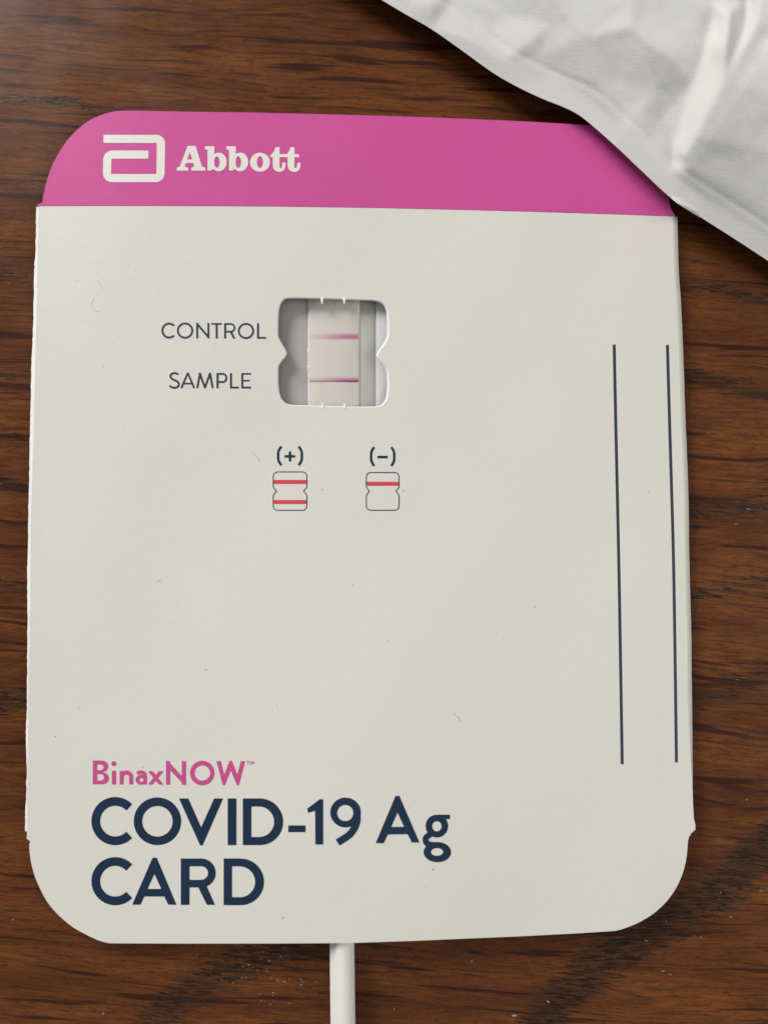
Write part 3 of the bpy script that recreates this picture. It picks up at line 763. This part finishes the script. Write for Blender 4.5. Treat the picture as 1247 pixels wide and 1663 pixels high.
def build_pouch():
    E = np.array(spline(EDGE, 5)); seg = np.hypot(*(E[1:] - E[:-1]).T); s = np.r_[0, np.cumsum(seg)]
    n_u = 420; u = np.linspace(0, s[-1], n_u); ex = np.interp(u, s, E[:, 0]); ey = np.interp(u, s, E[:, 1])
    k = np.ones(9) / 9
    dirx, diry = 0.55, -0.835      # inward, away from the edge
    n_v = 190; vv = np.linspace(0, 1, n_v) ** 1.25 * 620
    X = ex[None, :] + dirx * vv[:, None]; Y = ey[None, :] + diry * vv[:, None]
    # height above edge from the crease network
    pts = [Vector((x, y)) for x, y, h in CTRL] + [Vector(p) for p in EDGE]
    hs = [h for *_, h in CTRL] + [0.0] * len(EDGE)
    idx = {(round(p.x), round(p.y)): i for i, p in enumerate(pts)}
    ed = [(idx[a], idx[b]) for a, b in CREASE if a in idx and b in idx]
    ed += [(len(CTRL) + i, len(CTRL) + i + 1) for i in range(len(EDGE) - 1)]
    vo, eo, fo, ov, _, _ = delaunay_2d_cdt(pts, ed, [], 0, 1e-4)
    hh = [hs[o[0]] if o else 0.5 for o in ov]
    H = np.full(X.shape, np.nan)
    for f in fo:
        a, b, c = f; A, B, D = vo[a], vo[b], vo[c]
        den = (B.y - D.y) * (A.x - D.x) + (D.x - B.x) * (A.y - D.y)
        if abs(den) < 1e-9: continue
        l1 = ((B.y - D.y) * (X - D.x) + (D.x - B.x) * (Y - D.y)) / den; l2 = ((D.y - A.y) * (X - D.x) + (A.x - D.x) * (Y - D.y)) / den; l3 = 1 - l1 - l2
        m = (l1 >= -1e-6) & (l2 >= -1e-6) & (l3 >= -1e-6)
        H[m] = (l1 * hh[a] + l2 * hh[b] + l3 * hh[c])[m]
    H = np.where(np.isnan(H), 2.2, H)
    for _ in range(12):            # soften folds a little
        Q = np.pad(H, 1, 'edge'); H = (Q[:-2, 1:-1] + Q[2:, 1:-1] + Q[1:-1, :-2] + Q[1:-1, 2:] + 4 * Q[1:-1, 1:-1]) / 8
    D_ = vv[:, None] * 0.62 + 0 * X    # rough distance from the edge in px
    inn = sstep(20, 90, D_)
    H = H + inn * (0.10 * vnoise(X + .4 * Y, Y, 44, 1) + 0.035 * vnoise(X, Y - .5 * X, 15, 2)) + 0.02 * vnoise(X, Y, 24, 3)
    H = H - 0.05 * np.exp(-((D_ - 30) / 3.5) ** 2)                   # the seal's pressed line
    # the edge rides from the table over the card
    ez = np.interp(ex, [380, 615, 800, 940, 1000, 1090, 1160, 1247, 1480], [3.0, 3.2, 3.4, 4.0, 4.4, 4.2, 3.4, 2.6, 2.0])
    Z = (ez[None, :] + H * 1.6) * MM
    T = P(X.ravel(), Y.ravel(), Z.ravel())
    i = np.arange(n_u * n_v).reshape(n_v, n_u)
    F = np.stack([i[:-1, :-1], i[:-1, 1:], i[1:, 1:], i[1:, :-1]], -1).reshape(-1, 4)
    t = NT('pouch_paper'); v = t.coords((S, S, S))
    f1 = t.noise(v, 1 / 30.0, 3); f2 = t.noise(v, 1 / 3.2, 4, .65); fb = t.noise(t.coords((S, S * 3, S), .7), 1 / 9.0, 3, .6)
    c = t.mix(f1, (0.80, 0.795, 0.77), (0.84, 0.835, 0.815)); c = t.mix(t.rng(f2, .35, .7, 0, .2), c, (0.68, 0.675, 0.65))
    t.l(c, t.b.inputs['Base Color']); t.bump(t.math('ADD', t.math('MULTIPLY', fb, .7), f2), 0.00004)
    tl = t.n('ShaderNodeBsdfTranslucent'); tl.inputs[0].default_value = (.8, .79, .77, 1); ms = t.n('ShaderNodeMixShader'); ms.inputs[0].default_value = .22
    out = t.t.nodes['Material Output']; t.l(t.b.outputs[0], ms.inputs[1]); t.l(tl.outputs[0], ms.inputs[2]); t.l(ms.outputs[0], out.inputs[0])
    m = t.set(Roughness=0.62, Specular_IOR_Level=0.3)
    c0 = P(1150, 100, 0.0); loc = (float(c0[0]), float(c0[1]), 0.0)
    th = thing('paper_pouch', loc, 'crumpled white paper pouch overlapping the card at its top right corner', 'pouch')
    o = mesh_obj('top_sheet', T, F, m, th)
    sd = o.modifiers.new('Solidify', 'SOLIDIFY'); sd.thickness = 0.00009; sd.offset = -1
    # lower sheet, nearly flat, sealed to the upper one along the edge
    Hb = -0.35 + 0 * H + 0.25 * vnoise(X, Y, 90, 8) * inn
    Zb = np.maximum((ez[None, :] + Hb) * MM - (D_ / 600.0) * 0.001, 0.0006); Zb[0] = Z[0] - 0.0001
    ins = X[::4, ::4]; st_ = slice(None, None, 4)
    Tb = P((X + 0.8 * dirx)[st_, st_].ravel(), (Y + 0.8 * diry)[st_, st_].ravel(), Zb[st_, st_].ravel()); a, b = X[st_, st_].shape
    j = np.arange(a * b).reshape(a, b); Fb = np.stack([j[:-1, :-1], j[1:, :-1], j[1:, 1:], j[:-1, 1:]], -1).reshape(-1, 4)
    o2 = mesh_obj('under_sheet', Tb, Fb, m, th); sd = o2.modifiers.new('Solidify', 'SOLIDIFY'); sd.thickness = 0.00008; sd.offset = -1
build_pouch()

# ------------------------------------------------------------------ a pinch of pale dust on the table
V = []; F = []
spots = [(1235, 1447, 3.6, 1.2), (1186, 1489, 3, 1.2), (1138, 1522, 2, 1), (1076, 1577, 4, 1.1), (1088, 1583, 3, 1), (1049, 1528, 3, 1.4), (1212, 1299, 2.4, 1), (766, 1561, 2.0, 1.5), (437, 1560, 2.2, 1.6),
         (462, 1595, 5, 1), (452, 1593, 3, 1), (405, 1567, 3, 1.6), (395, 1570, 2, 1), (489, 1600, 1.6, 3.4), (835, 1650, 7, 2.2), (168, 1646, 3, 1.3), (1215, 827, 5, .8), (1195, 851, 5, .8), (640, 1639, 1.4, 1), (22, 1494, 1.5, 1), (890, 1627, 4, 1.6), (14, 460, 1.2, 1)]
spots += [(rng.normal(430, 60), rng.normal(1585, 26), rng.uniform(.5, 1.9), rng.uniform(.5, 1.2)) for _ in range(46)]
spots += [(rng.normal(1120, 90), rng.normal(1510, 50), rng.uniform(.4, 1.3), rng.uniform(.4, .9)) for _ in range(22)]
spots += [(rng.uniform(-100, 1350), rng.uniform(-100, 1760), rng.uniform(.3, .9), rng.uniform(.3, .8)) for _ in range(60)]
for x, y, rx, ry in spots:
    c = P(x, y, 0.0); b = len(V); k = 0.08 * MM; a0 = rng.uniform(-.35, .1)
    for q in range(7):
        a = 2 * math.pi * q / 7; j = rng.uniform(.55, 1.15); ux, uy = math.cos(a) * rx * k * j, math.sin(a) * ry * k * j
        V.append(c + np.array([ux * math.cos(a0) - uy * math.sin(a0), ux * math.sin(a0) + uy * math.cos(a0), 0.00001]))
    V.append(c + np.array([0, 0, 0.00006]))
    F += [[b + q, b + (q + 1) % 7, b + 7] for q in range(7)]
t = NT('pale_dust'); v = t.coords((S, S, S)); t.l(t.mix(t.rng(t.noise(v, .5, 3), .3, .7), (0.16, 0.12, 0.09), (0.36, 0.33, 0.29)), t.b.inputs['Base Color'])
tag(mesh_obj('dust', V, F, t.set(Roughness=0.8), None, smooth=False), 'pale specks of dust scattered on the wooden table around the card', 'dust', kind='stuff')
